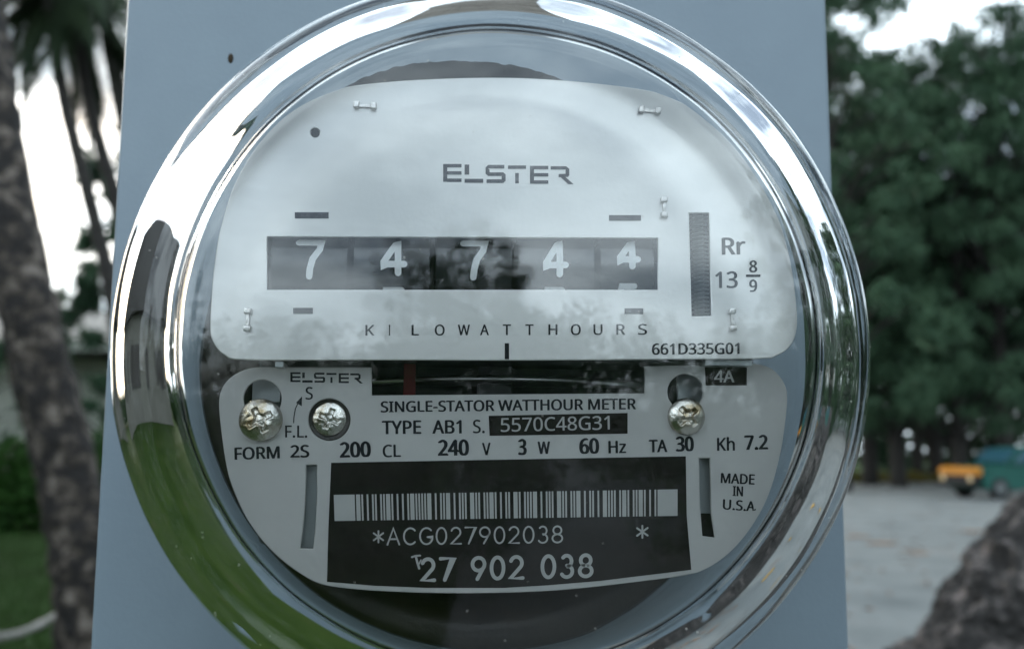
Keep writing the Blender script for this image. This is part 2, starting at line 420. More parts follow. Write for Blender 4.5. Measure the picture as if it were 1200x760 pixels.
lug(430, 130, 0.02, 27); lug(757, 136, .05, 27); lug(774, 247, R(90), 25); lug(295, 376, R(90), 27); lug(852.5, 376, R(88), 27)

# ---- print on the name plate
YL = YN-.00008
g = Print(YL)
g.poly([(391, 540), (799.5, 532.5), (800.5, 600), (805.5, 663)]+[(700, 676), (640, 681), (590, 684), (500, 684), (440, 681.5), (386, 676.5), (388, 610)])
g.poly([(572.5, 486), (732.5, 482.7), (732.5, 506.5), (573.5, 509)])
g.poly([(821.3, 430), (869.8, 430), (869.5, 451), (822.3, 451.2)])
g.build('black_label', npl, LABEL)
g = Print(YL)
logo(g, lambda x, y: (344+(x-120)*83.5/900, 435.8+(y-98)*12.6/137))
for t, x0, y0, x1, y1, h, b in [('S', 361.5, 467, 370, 467, 14, .01), ('F.L.', 338, 510.8, 363.5, 510.8, 13.6, .01), ('FORM', 280, 536.2, 332, 534.7, 13.6, .022), ('2S', 344, 533.9, 366, 533.4, 13.8, .022),
    ('200', 401, 533.8, 437, 532.6, 17, .028), ('CL', 450.5, 533.6, 471.5, 533, 14, .015), ('240', 514, 531.6, 550, 531, 17.5, .028), ('V', 565, 531.2, 575, 531, 14, .015),
    ('3', 606.5, 530.6, 616.5, 530.4, 17.5, .028), ('W', 629, 529.8, 643.5, 529.5, 14, .02), ('60', 677, 529.4, 700, 528.8, 17, .028), ('Hz', 710.5, 529, 731, 528.5, 14, .02),
    ('TA', 757, 527.8, 778.5, 527.4, 14, .02), ('30', 788, 526.6, 809, 526, 16.3, .028), ('Kh', 835.5, 526, 856, 525.7, 14.5, .015), ('7.2', 867, 524.8, 894.5, 524, 16, .025),
    ('MADE', 839.5, 563, 878.5, 564.6, 11.2, .02), ('IN', 853, 577.6, 865, 578, 11, .02), ('U.S.A.', 841.5, 593, 882, 595.3, 11.3, .02),
    ('SINGLE-STATOR WATTHOUR METER', 448, 481.8, 742.5, 478.3, 12.2, .02), ('TYPE', 449.5, 507, 495, 506.4, 15, .02), ('AB1', 507.5, 506.3, 541.5, 506, 15, .02), ('S.', 554.5, 505.8, 568, 505.6, 15, .01)]:
    g.text(t, x0, y0, x1, y1, h, b)
g.stroke([(347.8, 494), (348.2, 487), (349.8, 478), (352.5, 472), (355.5, 467.5)], 1.2)
g.poly([(357.5, 463.5), (357.2, 475), (350.5, 471)])
g.build('lettering', npl, INK)
YL2 = YN-.00016
g = Print(YL2)
g.text('5570C48G31', 586.5, 504.3, 712, 501.6, 15.5, .006)
g.build('type_number', npl, ENGR); g = Print(YL2)
g.text('4A', 832, 447.3, 855.5, 447.3, 13.3, .015)
g.build('code_letters', npl, ENGR); g = Print(YL2)
stroke_text(g, '*ACG027902038', 440, 634.5, 657.5, 631.6, 18.6, 2.0, gap=.25)
stroke_text(g, '*', 743.5, 629.3, 755.5, 629, 19.5, 2.2)
g.build('serial_code', npl, ENGR); g = Print(YL2)
stroke_text(g, '27 902 038', 495.5, 675.5, 691.5, 670.5, 24.5, 4.2, gap=.30, space=.62)
g.build('serial_number', npl, ENGR); g = Print(YL2)
g.stroke([(484, 648.6), (488, 647.2), (493.5, 646.8)], 2.2); g.stroke([(488.6, 648), (490.4, 655), (492.4, 661.5)], 2.6); g.stroke([(494.5, 652), (492, 657)], 1.6)
g.build('paint_fleck', npl, ENGR)
# bar code
g = Print(YL2)
T = lambda f: (394+(790-394)*f, 577+(570.5-577)*f); B = lambda f: (395+(790-395)*f, 607+(601-607)*f)
C39 = {'0': '000110100', '2': '001100001', '3': '101100000', '7': '000100101', '8': '100100100', '9': '001100100', 'A': '100001001', 'C': '101001000', 'G': '000001101', '*': '010010100'}
mods = []
for c in '*ACG027902038*':
    for i, k in enumerate(C39[c]): mods.append((i % 2 == 0, 2.6 if k == '1' else 1))
    mods.append((False, 1))
tot = sum(m[1] for m in mods[:-1]); f0, f1 = (418-394)/396, (767-394)/396; pos = 0
white = [(0, f0)]; cur = None
for blk, wd in mods[:-1]:
    a = f0+(f1-f0)*pos/tot; b = f0+(f1-f0)*(pos+wd)/tot; pos += wd
    if not blk: white.append((a-.0004, b+.0004))
white.append((f1, 1))
for a, b in white: g.poly([T(a), T(b), B(b), B(a)])
g.build('barcode', npl, ENGR)

# ---- screws
def screw(name, px, py, rpx, Y, ang, parent=mt, dome=.35, seed=0):
    rr = rpx*Y/FPX; N = 88; V = []; F = []
    p = at(px, py, Y)
    st = lambda v, w: max(0, min(1, (w-abs(v))/.07+.5))
    for ir in range(N//2+1):
        r = rr*ir/(N//2)
        for s in range(96):
            a = 2*math.pi*s/96; x, z = r*math.cos(a), r*math.sin(a)
            h = rr*dome*math.sqrt(max(0, 1-(r/rr)**2*.93))
            ca, sa = math.cos(ang), math.sin(ang); u, v = (x*ca+z*sa)/rr, (-x*sa+z*ca)/rr
            d = 0
            d = max(st(u, .13)*st(v, .60), st(v, .13)*st(u, .60), 1.2*max(0, min(1, (.36-abs(u)-abs(v))/.1+.5)))
            h -= d*rr*.26
            h += rr*.03*noise.noise((x/rr*4+seed, z/rr*4, seed*1.3))*(1-(r/rr)**4)
            V.append((p.x+x, Y-h, p.z+z))
    for ir in range(N//2):
        for s in range(96):
            t = (s+1) % 96; F.append([ir*96+s, ir*96+t, (ir+1)*96+t, (ir+1)*96+s])
    b = len(V)
    for s in range(96): a = 2*math.pi*s/96; V.append((p.x+rr*math.cos(a), Y+.003, p.z+rr*math.sin(a)))
    o = N//2*96
    for s in range(96): t = (s+1) % 96; F.append([o+s, o+t, b+t, b+s])
    return frompy(name, V, F, parent, METAL, True)
screw('mounting_screw', 310, 491, 24, YN-.0006, R(28), dome=.5, seed=1)
screw('mounting_screw', 800, 487, 21.6, YN-.0006, R(40), dome=.5, seed=5)
def ring(name, px, py, ro, ri, Y0, Y1, parent, m, seg=48):
    p = at(px, py, Y0); s = Y0/FPX
    V, F = lathe([(ri*s, Y1), (ri*s, Y0), (ro*s, Y0), (ro*s, Y1)], seg, (p.x, p.z)); return frompy(name, V, F, parent, m, True)
adj = screw('adjusting_screw', 389, 489.5, 19, YN+.0012, R(70), dome=.25, seed=9)
ring('collar', 389, 490.5, 26.5, 18.6, YN+.0010, YN+.006, adj, DARKP)

# ---- chassis behind the plates
def block(name, x0, y0, x1, y1, Y0, Y1, m, bevel=.0006, parent=mt):
    a = at(x0, y1, Y0); b = at(x1, y0, Y0); bm = bmesh.new(); box(bm, (a.x, Y0, a.z), (b.x, Y1, b.z), bevel); return bm_obj(name, bm, parent, m)
block('register_frame', 300, 262, 790, 278, YR+.004, YR+.03, DARKM)
block('register_frame', 330, 385, 860, 418, YR+.004, YR+.03, DARKM)
block('frame_back', 300, 140, 850, 640, YN+.028, YN+.034, DARKM, .001)
block('coil_block', 360, 520, 840, 660, YN+.006, YN+.027, DARKP, .002)
block('side_bracket', 346, 530, 385, 650, YN+.0035, YN+.0045, GREYP, .0002)
block('side_bracket', 806, 525, 842, 598, YN+.0035, YN+.0045, GREYP, .0002)
block('magnet_block', 330, 423, 440, 436, YN+.004, YN+.024, DARKM)
block('bracket', 326, 424, 336, 430, YR+.001, YN+.002, GREYP, .0002)
block('bracket', 822, 422, 876, 428, YR+.002, YN+.003, GREYP, .0002)
for px in (300, 790): block('side_bracket', px, 432, px+34, 470, YN+.007, YN+.008, GREYP, .0002)
sheet('dark_crescent', [[(392, 130)]+[(392+i*304/70, 79+42*abs((i-34)/36)**2.3+2.2*noise.noise((i*.45, 1, 2))+1.6*noise.noise((i*1.3, 4, 2))) for i in range(71)]+[(696, 130)]], YR+.012, .004, mt, MATT, 0)  # added ragged black sheet, makes the dark crescent above the plate
# disc seen edge on
pd = at(595, 443, .236); V = []; F = []
rd = .046; cyd = .236+rd; zc = pd.z
for k, (rr_, zz) in enumerate([(0, .0006), (rd-.0003, .0006), (rd, .0004), (rd, -.0006), (rd-.0003, -.0008), (0, -.0008)]):
    for s in range(96): a = 2*math.pi*s/96; V.append((pd.x+rr_*math.cos(a), cyd+rr_*math.sin(a), zc+zz))
for k in range(5):
    for s in range(96): t = (s+1) % 96; F.append([k*96+s, k*96+t, (k+1)*96+t, (k+1)*96+s])
frompy('rotor_disc', V, F, mt, DISCM, True)
block('red_lever', 474, 418, 489, 466, .2375, .240, REDM, .0003)
block('frame_post', 560, 424, 600, 470, .243, .246, DARKM, .0003)

# ---- digit wheels
DIG = {'7': [[(0, 0), (1, 0), (.93, .22), (.62, .5), (.5, .78), (.46, 1)]],
       '4': [[(.72, 1), (.72, 0), (.62, .05), (.05, .66), (.05, .72), (1, .72)]],
       '5': [[(.95, 0), (.12, 0), (.05, .45), (.5, .4), (.9, .55), (.95, .8), (.6, 1), (.05, .95)]],
       '8': [arc(.5, .25, .36, .25, 0, 360, 20), arc(.5, .74, .46, .26, 0, 360, 20)]}
YW = .2218; RW = .0135
def digit(px, yt, yb, x0, x1, ch, wheel, wd=7.6):
    pr = Print(YW)
    for st in DIG[ch]:
        # resample long segments so the numeral can follow the wheel's curve
        P = []
        q = [(x0+(x1-x0)*u, yt+(yb-yt)*v) for u, v in st]
        for a, b in zip(q[:-1], q[1:]):
            n = max(1, int(math.hypot(b[0]-a[0], b[1]-a[1])/4))
            for k in range(n): P.append((a[0]+(b[0]-a[0])*k/n, a[1]+(b[1]-a[1])*k/n))
        P.append(q[-1]); pr.stroke(P, wd)
    zc = at(px, 311, YW).z; V = []
    for v in pr.V:
        a = max(-1.4, min(1.4, (v.z-zc)/RW)); V.append((v.x, YW-.00012+RW-RW*math.cos(a), zc+RW*math.sin(a)))
    frompy('numeral', V, pr.F, wheel, WHITE)
for px, lo, hi, ch, x0, x1, y0, y1, nxt in [(366, 320, 411, '7', 353.5, 379.5, 285.5, 325.5, None), (462, 415, 506, '4', 450, 475, 286, 321.5, '5'), (556.5, 510, 601, '7', 543.5, 568, 286.5, 326.5, None),
                               (650, 605, 696, '4', 637.5, 661, 286, 323, '5'), (735, 700, 765, '4', 722.5, 744, 286, 314, '5')]:
    a = at(lo, 311, YW); b = at(hi, 311, YW); c = (YW+RW, a.z)
    V = []; F = []
    prof = [(0, a.x), (RW*.9, a.x), (RW, a.x+.0004), (RW, b.x-.0004), (RW*.9, b.x), (0, b.x)]
    for rr_, x in prof:
        for s in range(64): t = 2*math.pi*s/64; V.append((x, c[0]+rr_*math.cos(t), c[1]+rr_*math.sin(t)))
    for k in range(len(prof)-1):
        for s in range(64): t = (s+1) % 64; F.append([k*64+s, k*64+t, (k+1)*64+t, (k+1)*64+s])
    wl = frompy('digit_wheel', V, F, mt, WHEELM, True)
    wl.data.set_sharp_from_angle(angle=R(25))
    digit(px, y0, y1, x0, x1, ch, wl)
    if nxt and px > 700: digit(px, 337, 364, 724.5, 742, '5', wl, 7)
    elif nxt: digit(px, 341.5, 372, x0+1, x1-2, nxt, wl, 7)
# worm gear behind the slot
pw = at(815.5, 312, YR+.010); V = []; F = []; n = 260; s_ = 14
for i in range(n+1):
    z = pw.z+.013-.026*i/n
    for k in range(s_):
        a = 2*math.pi*k/s_; rr_ = .0015+.0007*math.sin(i/n*2*math.pi*26+a)
        V.append((pw.x+rr_*math.cos(a), pw.y+rr_*math.sin(a), z))
for i in range(n):
    for k in range(s_): t = (k+1) % s_; F.append([i*s_+k, i*s_+t, (i+1)*s_+t, (i+1)*s_+k])
frompy('worm_gear', V, F, mt, GREYP, True)
block('gear_housing', 798, 246, 836, 380, YR+.012, YR+.016, DARKM, .0003)

# ------------------------------------------------------------------ ground
GRASS = mat('lawn_ground', (.018, .037, .007), .95, spec=.05, ncol=(.034, .058, .013), nscale=1.3, bump=.4, bscale=60, col3=(.05, .045, .025), hi=.6)
SAND = mat('pale_coral_gravel', spec=.15, col=(.14, .155, .155), rough=.95, ncol=(.23, .245, .24), nscale=.9, bump=.5, bscale=90, col3=(.17, .13, .105), lo=.3, hi=.6)
V = []; F = []; nn = 60
for i in range(nn+1):
    for j in range(nn+1):
        x = -300+600*i/nn; y = -300+600*j/nn; V.append((x, y, 0))
for i in range(nn):
    for j in range(nn): a = i*(nn+1)+j; F.append([a, a+1, a+nn+2, a+nn+1])
tag(frompy('ground', V, F, None, GRASS), kind='structure')
edge = []
for k in range(80):
    y = -45+k*1.15; x = -.1+.35*noise.noise((0, y*.35, 3.1))+.12*noise.noise((0, y*1.7, 5))+(max(0, y-12)*.12); edge.append((x, y, .004))
far = []
for k in range(60):
    x = 60-k*(60-edge[-1][0]-.5)/59; far.append((x, 46+.8*noise.noise((x*.3, 0, 9)), .004))
bmg = bmesh.new(); lp = [bmg.verts.new(v) for v in edge+far[::-1]+[(60, -45, .004)]]
bmg.faces.new(lp); bmesh.ops.triangulate(bmg, faces=bmg.faces); bmesh.ops.recalc_face_normals(bmg, faces=bmg.faces)
tag(bm_obj('gravel_yard', bmg, None, SAND), kind='structure')

# ------------------------------------------------------------------ vegetation helpers
def leafmat(name, c1, c2, c3=None):
    m = mat(name, c1, .6, ncol=c2, nscale=1.1, lo=.3, hi=.7, col3=c3, spec=.12); return m
LEAF = leafmat('dark_needle_foliage', (.026, .056, .032), (.072, .128, .070))
LEAF2 = leafmat('hedge_foliage', (.015, .05, .010), (.04, .10, .018))
PALM = leafmat('palm_frond_green', (.010, .02, .010), (.028, .045, .02))
BARK = mat('rough_bark', (.022, .019, .018), .95, ncol=(.085, .068, .055), nscale=9, bump=1.0, bscale=16, lo=.47, hi=.56, col3=(.26, .22, .19))
BARK2 = mat('dark_bark', (.02, .018, .016), .95, ncol=(.045, .04, .035), nscale=9, bump=.8, bscale=22)

def tube(path, radii, seg=14, rough=0, freq=6, seed=0):
    V = []; F = []; P = [Vector(p) for p in path]
    for i, p in enumerate(P):
        d = (P[min(i+1, len(P)-1)]-P[max(i-1, 0)]).normalized()
        a = d.orthogonal().normalized() if i == 0 else (a-d*a.dot(d)).normalized()
        b = d.cross(a)
        for s in range(seg):
            t = 2*math.pi*s/seg; v = a*math.cos(t)+b*math.sin(t); r = radii[i]
            if rough: r *= 1+rough*noise.noise((v*1.5+p*freq)+Vector((seed, 0, 0)))+rough*.5*noise.noise(v*4+p*freq*3)
            V.append(p+v*r)
    for i in range(len(P)-1):
        for s in range(seg): t = (s+1) % seg; F.append([i*seg+s, i*seg+t, (i+1)*seg+t, (i+1)*seg+s])
    F.append(list(range(seg))[::-1]); F.append([len(V)-seg+s for s in range(seg)])
    return V, F
def curve_path(pts, n=8):
    return [Vector(p) for p in cr_open3(pts, n)]
def cr_open3(pts, n):
    P = [Vector(p) for p in pts]; P = [P[0]*2-P[1]]+P+[P[-1]*2-P[-2]]; o = []
    for i in range(1, len(P)-2):
        p0, p1, p2, p3 = P[i-1:i+3]
        for s in range(n):
            t = s/n; o.append(0.5*((2*p1)+(-p0+p2)*t+(2*p0-5*p1+4*p2-p3)*t*t+(-p0+3*p1-3*p2+p3)*t**3))
    o.append(P[-2]); return o
def leaves(centres, radii, per, size, droop=.5, rng=None, aspect=2.2):
    """triangles scattered in clumps -> vertices, faces (numpy)"""
    rng = rng or np.random.default_rng(1); Vs = []
    for c, r in zip(centres, radii):
        n = int(per*max(.3, (r/np.mean(radii))**2)); d = rng.normal(size=(n, 3)); d /= np.linalg.norm(d, axis=1)[:, None]
        p = c+d*(r*rng.random(n)**.45)[:, None]*np.array([1, 1, .75])
        ax = rng.normal(size=(n, 3)); ax[:, 2] -= droop*2; ax /= np.linalg.norm(ax, axis=1)[:, None]
        sd_ = np.cross(ax, rng.normal(size=(n, 3))); sd_ /= np.linalg.norm(sd_, axis=1)[:, None]
        s = size*(.6+.8*rng.random(n))[:, None]
        Vs.append(np.stack([p-sd_*s/(2*aspect), p+sd_*s/(2*aspect), p+ax*s], 1).reshape(-1, 3))
    V = np.concatenate(Vs); me = bpy.data.meshes.new('crown'); k = len(V)
    me.vertices.add(k); me.vertices.foreach_set('co', V.astype(np.float32).ravel())
    me.loops.add(k); me.loops.foreach_set('vertex_index', np.arange(k, dtype=np.int32))
    me.polygons.add(k//3); me.polygons.foreach_set('loop_start', np.arange(0, k, 3, dtype=np.int32)); me.update(calc_edges=True); me.validate()
    return me
def tree_proto(seed, H, W, trunk_r, nclump, per, size, base=.12, lean=(0, 0), droop=.6, shape=1.0, top=.0):
    rng = np.random.default_rng(seed); random.seed(seed)
    root = empty('tree')
    path = curve_path([(0, 0, -.2), (lean[0]*.3, lean[1]*.3, H*.33), (lean[0]*.7, lean[1]*.7, H*.66), (lean[0], lean[1], H*.95)], 6)
    V, F = tube(path, [trunk_r*(1-.85*i/(len(path)-1)) for i in range(len(path))], 12, .15, 2, seed)
    tv, tf = list(V), list(F); C = []; Rr = []
    for i in range(nclump):
        h = base+(1-base)*rng.random()**.9; a = rng.random()*2*math.pi
        wr = W*math.sqrt(max(.03, 1-((h-.45)/.62)**2))*shape*(.25+.75*rng.random()**.5)
        c = np.array([lean[0]*h+wr*math.cos(a), lean[1]*h+wr*math.sin(a), H*h]); C.append(c); Rr.append(W*(.06+.12*rng.random()))
        if i % 3 == 0:
            s0 = Vector((lean[0]*h*.8, lean[1]*h*.8, H*max(.05, h-.12))); e = Vector(c)
            v2, f2 = tube([s0, s0.lerp(e, .5)+Vector((0, 0, .3)), e], [trunk_r*.3*(1-h*.6), trunk_r*.18*(1-h*.5), .02], 5)
            b = len(tv); tv += v2; tf += [[b+k for k in f] for f in f2]
    frompy('trunk', tv, tf, root, BARK2, True)
    me = leaves(C, Rr, per, size, droop, rng, 4.5); link('crown', me, root, LEAF)
    return root
used = {}
def place(proto, loc, rz, s, label, group, cat='tree', name=None, m=None):
    if not proto.get('label'): o = proto
    else:
        o = proto.copy(); COL.objects.link(o)
        for ch in proto.children:
            c = ch.copy(); COL.objects.link(c); c.parent = o
    o.location = loc; o.rotation_euler = (0, 0, rz); o.scale = (s, s, s); tag(o, label, cat, group)
    if name: o.name = name
    return o
protos = [tree_proto(3, 17, 4.2, .32, 230, 95, .36, .16), tree_proto(11, 14, 3.8, .28, 200, 95, .36, .2, (.8, .3)), tree_proto(23, 19, 4.6, .36, 250, 95, .36, .13, (-.6, .2))]
def gpos(px, Y): d = pxdir(px, 520); return (d.x/d.y*Y, Y, 0)
spec = [(985, 33, 0, 1.12, 'dark feathery tree nearest the meter box on its right side'), (1052, 37, 1, 1.15, 'tall dark tree beside the bright gap above the gravel yard'),
        (1122, 35, 2, .9, 'broad dark tree rising straight above the nose of the car'), (1178, 34, 0, 1.06, 'dense tree behind the cabin of the green car'),
        (1255, 36, 1, 1.25, 'dark tree at the right edge behind the green car'), (1096, 43, 2, .98, 'thin topped tree filling the sky gap above the car nose'), (1018, 39, 0, 1.06, 'tall dark tree standing between the box edge and the sky gap'), (990, 46, 2, .95, 'far tree showing through the gap near the meter box'),
        (1075, 50, 0, 1.0, 'far tree filling the gap between the front trees'), (1160, 52, 1, 1.2, 'far tree behind the trees over the car'),
        (1230, 47, 2, .9, 'far tree at the right edge beyond the front row'), (930, 42, 1, .85, 'tree mostly hidden behind the grey meter box'), (860, 46, 0, .9, None)]
for i, (px, Y, k, s, lab) in enumerate(spec):
    if lab: place(protos[k], gpos(px, Y), i*1.3, s, lab, 'dark trees beyond the gravel yard', name='feathery_tree')
# undergrowth behind the trees on the right
rng = np.random.default_rng(4)
C = []; Rr = []
for i in range(190):
    x = 8+50*rng.random(); y = 50+6*rng.random()+x*.05; C.append(np.array([x, y, .4+2.8*rng.random()])); Rr.append(1.0+.7*rng.random())
me = leaves(C, Rr, 90, .5, .1, rng); tag(link('undergrowth', me, None, LEAF), kind='stuff')
# trees behind the photographer (seen only as reflections in the glass)
REFL = [(.2, -15, 1, .42, .4, 'dark tree mirrored behind the middle digits'), (-1.3, -17, 0, .36, 2, 'lower tree mirrored left of the middle digits'), (-16, -26, 2, .5, 1, 'tree mirrored at the left of the glass'), (-9, -30, 0, .34, 4, 'small tree mirrored left of the digits'),
        (10, -30, 2, .34, 3, 'small tree mirrored right of the digits'), (17, -24, 1, .55, 5, 'tree mirrored at the right of the glass'), (24, -20, 0, .7, 2.2, 'tall tree mirrored in the right shoulder of the glass'), (-26, -18, 1, .5, .3, 'tree mirrored in the left shoulder of the glass'),
        (13, -5, 2, .8, 1.1, 'tree mirrored lowest in the right rim of the glass'), (12.5, 4, 1, .95, 4.1, 'tree right of the frame mirrored in the outer rim'), (9.5, -11, 1, .6, 2.3, 'smaller tree mirrored low in the right shoulder'), (13, -.5, 0, .75, 1.3, 'tree mirrored level in the right rim of the glass'), (30, 18, 0, .9, 3.3, 'tree far right beyond the frame')]
for x, y, k, sc_, rz, lab in REFL:
    place(protos[k], (x, y, 0), rz, sc_, lab, 'trees facing the meter', name='feathery_tree')
C = []; Rr = []; rng = np.random.default_rng(31)  # leafy screen added behind the camera to darken the lower glass reflection
for i in range(330):
    x = -9+18*rng.random(); C.append(np.array([x, -4.6-.9*rng.random(), .2+1.85*rng.random()+.2*math.sin(x*2)])); Rr.append(.32+.2*rng.random())
tag(link('hedge', leaves(C, Rr, 150, .13, 0, rng), None, LEAF), 'unseen leafy screen added facing the meter, darkening the lower glass', 'hedge')

# ------------------------------------------------------------------ left side: trunks, palms, hedge, house
# big rough leaning trunk
Yt = 6.6
pts = [at(-30, -60, Yt+.4), at(-6, 150, Yt+.2), at(26, 330, Yt), at(58, 470, Yt), at(92, 620, Yt), at(106, 740, Yt), at(112, 790, Yt)]
path = curve_path(pts[::-1], 14)
n_ = len(path); rad = [.215-.05*i/(n_-1)+(.08*max(0, 1-i/12)) for i in range(n_)]
V, F = tube(path, rad, 40, .16, 7, 2)
bt = frompy('leaning_trunk_tree', rel(None, V), F, None, None)
bt.name = 'leaning_tree'; me = bt.data; me.materials.append(BARK)
for p in me.polygons: p.use_smooth = True
tag(bt, 'thick rough barked trunk leaning left in front of the hedge', 'tree')
# crown high above the frame
C = [np.array(at(-60+60*random.random(), -150-160*random.random(), Yt+.5)) for _ in range(16)]
me = leaves(C, [.5+.3*random.random() for _ in C], 260, .28, .7, np.random.default_rng(8)); link('crown', me, bt, LEAF)
# two slim palms with drooping fronds
def palm(pts_px, Y, r, label, nf, fl, seed, fr_px=None):
    rng = random.Random(seed)
    pp = [at(x, y, Y) for x, y in pts_px]; path = curve_path(pp, 6); n = len(path)
    root = empty('palm_tree', path[0]); tag(root, label, 'palm tree', 'slim palms against the bright sky')
    V, F = tube(path, [r*(1.25-.4*i/(n-1)) for i in range(n)], 12, .12, 5, seed)
    frompy('trunk', rel(root, V), F, root, BARK2, True)
    top = path[-1]
    for k in range(nf):
        az = 2*math.pi*k/nf+rng.random()*.5; el = R(-25+80*rng.random()); V = []; F = []
        d = Vector((math.cos(az)*math.cos(el), math.sin(az)*math.cos(el), math.sin(el))); p = top.copy(); rach = [p.copy()]
        for s in range(14):
            d = (d+Vector((0, 0, -.13))).normalized(); p = p+d*fl/14; rach.append(p.copy())
        for s in range(1, 15):
            a, b = rach[s-1], rach[s]; dd = (b-a).normalized(); sd_ = dd.cross(Vector((0, 0, 1))).normalized()
            for sg in (-1, 1):
                for h in range(3):
                    q = a.lerp(b, h/3); ln = fl*.26*math.sin(math.pi*min(.97, (s+h/3)/15)+.15)*(.8+.4*rng.random())
                    tip = q+(sd_*sg*.8+dd*.5+Vector((0, 0, -.55))).normalized()*ln; wv = dd*.035
                    i0 = len(V); V += [q-wv, q+wv, tip]; F.append([i0, i0+1, i0+2])
            i0 = len(V); wv = sd_*.025; V += [a-wv, a+wv, b+wv, b-wv]; F.append([i0, i0+1, i0+2, i0+3])
        frompy('frond', rel(root, V), F, root, PALM)
palm([(150, 470), (128, 330), (104, 230), (76, 120), (58, 10), (50, -60)], 13, .085, 'slim dark palm trunk nearer the thick leaning trunk', 16, 2.6, 1)
palm([(175, 470), (158, 330), (138, 240), (112, 150), (92, 50), (85, -20)], 13.8, .085, 'slim dark palm trunk nearer the grey meter box', 16, 2.6, 2)
palm([(215, 520), (180, 300), (150, 160), (130, 60), (118, -10)], 17, .14, 'far palm whose fronds show beside the box edge', 14, 2.8, 5)
# bushy small trees at left, behind
small = tree_proto(41, 6.2, 2.0, .14, 46, 150, .30, .1, droop=.3)
place(small, gpos(128, 19), .3, .78, 'bushy dark tree low beside the meter box edge', 'bushes before the house', name='bushy_tree')
place(small, gpos(192, 21), 2.3, 1.32, 'taller bushy tree reaching up along the box edge', 'bushes before the house', name='bushy_tree')
place(small, gpos(-40, 24), 1.3, 1.1, 'bushy tree at the far left behind the thick trunk', 'bushes before the house', name='bushy_tree')
# hedge
C = []; Rr = []
rng = np.random.default_rng(6)
for i in range(150):
    x = -16+13.6*rng.random(); C.append(np.array([x, 16.4+1.2*rng.random(), .25+1.15*rng.random()])); Rr.append(.45+.2*rng.random())
hd = link('hedge', leaves(C, Rr, 260, .16, -.1, rng), None, LEAF2); tag(hd, 'bright green clipped hedge across the far side of the lawn', 'hedge')
# house
HX0, HX1, HY = -15.0, -2.6, 26.0
hs_ = empty('house', (HX0, HY, 0)); tag(hs_, 'low pale house with a grey overhanging roof behind the hedge', 'house')
WALLM = mat('pale_render', (.45, .46, .40), .9, ncol=(.52, .53, .47), nscale=2)
ROOFM = mat('grey_sheet_roof', (.13, .13, .12), .6, ncol=(.20, .19, .17), nscale=3)
WOODD = mat('dark_timber', (.05, .045, .04), .8)
def hb(name, lo, hi, m, bev=.01, parent=hs_):
    bm = bmesh.new(); box(bm, Vector(lo)-parent.location, Vector(hi)-parent.location, bev); return bm_obj(name, bm, parent, m)
hb('wall', (HX0, HY+2.4, 0), (HX1, HY+9, 3.9), WALLM)
for x in np.linspace(HX0+.4, HX1-.2, 6): hb('porch_post', (x-.09, HY-.1, 0), (x+.09, HY+.1, 3.9), WOODD)
for x in (-13.2, -10.6, -8.0, -5.2):
    wn = hb('window', (x-.6, HY+2.36, 1.2), (x+.6, HY+2.395, 2.5), WOODD, 0)
    hb('pane', (x-.52, HY+2.345, 1.28), (x+.52, HY+2.357, 2.42), WHEELM, 0).parent = hs_
V = [(HX0-.6, HY-.5, 4.05), (HX1+.6, HY-.5, 4.05), (HX1+.6, HY+4.5, 5.6), (HX0-.6, HY+4.5, 5.6), (HX0-.6, HY+9.6, 4.05), (HX1+.6, HY+9.6, 4.05)]
V = [Vector(v) for v in V]+[Vector(v)+Vector((0, 0, -.14)) for v in V]
frompy('roof', rel(hs_, V), [[0, 1, 2, 3], [3, 2, 5, 4], [7, 6, 9, 8], [8, 9, 10, 11], [0, 6, 7, 1], [4, 5, 11, 10], [1, 7, 8, 2], [2, 8, 11, 5], [0, 3, 9, 6], [3, 4, 10, 9]], hs_, ROOFM)
hb('fascia', (HX0-.6, HY-.54, 3.86), (HX1+.6, HY-.503, 4.08), WALLM, .004)
WALLB = mat('weathered_brown_render', (.13, .125, .105), .9, ncol=(.20, .19, .165), nscale=1.5)
# pale building left of the frame, mirrored in the left rim of the glass
h2 = empty('house', (-9.6, -3, 0)); tag(h2, 'brownish building with dark roof mirrored in the left rim of the glass', 'house')
hb('wall', (-14, -3, 0), (-9.5, 11, 3.1), WALLB, .01, h2)
hb('roof', (-14.4, -3.5, 3.102), (-9.0, 11.5, 5.9), DARKP, .05, h2)
for y in (-1, 2.5, 5.5, 9): hb('window', (-9.497, y-.6, 1.1), (-9.46, y+.6, 2.3), WOODD, 0, h2)
# grass tufts on the near lawn
rng = np.random.default_rng(12); N = 60000
y = 4+14*rng.random(N)**.8; x = -y*.62+(y*.34+.2)*rng.random(N)*1.25-.0
p = np.stack([x, y, np.zeros(N)], 1); hgt = .03+.07*rng.random(N); a = rng.random(N)*6.283
sx = np.stack([np.cos(a), np.sin(a), 0*a], 1)*.012
tip = p+np.stack([rng.normal(size=N)*.02, rng.normal(size=N)*.02, hgt], 1)
V = np.stack([p-sx, p+sx, tip], 1).reshape(-1, 3); me = bpy.data.meshes.new('grass'); k = len(V)
me.vertices.add(k); me.vertices.foreach_set('co', V.astype(np.float32).ravel()); me.loops.add(k); me.loops.foreach_set('vertex_index', np.arange(k, dtype=np.int32))
me.polygons.add(k//3); me.polygons.foreach_set('loop_start', np.arange(0, k, 3, dtype=np.int32)); me.update(calc_edges=True)
GR = mat('grass_blade', (.028, .062, .006), .7, ncol=(.045, .10, .018), nscale=.8); tag(link('grass', me, None, GR), kind='stuff')
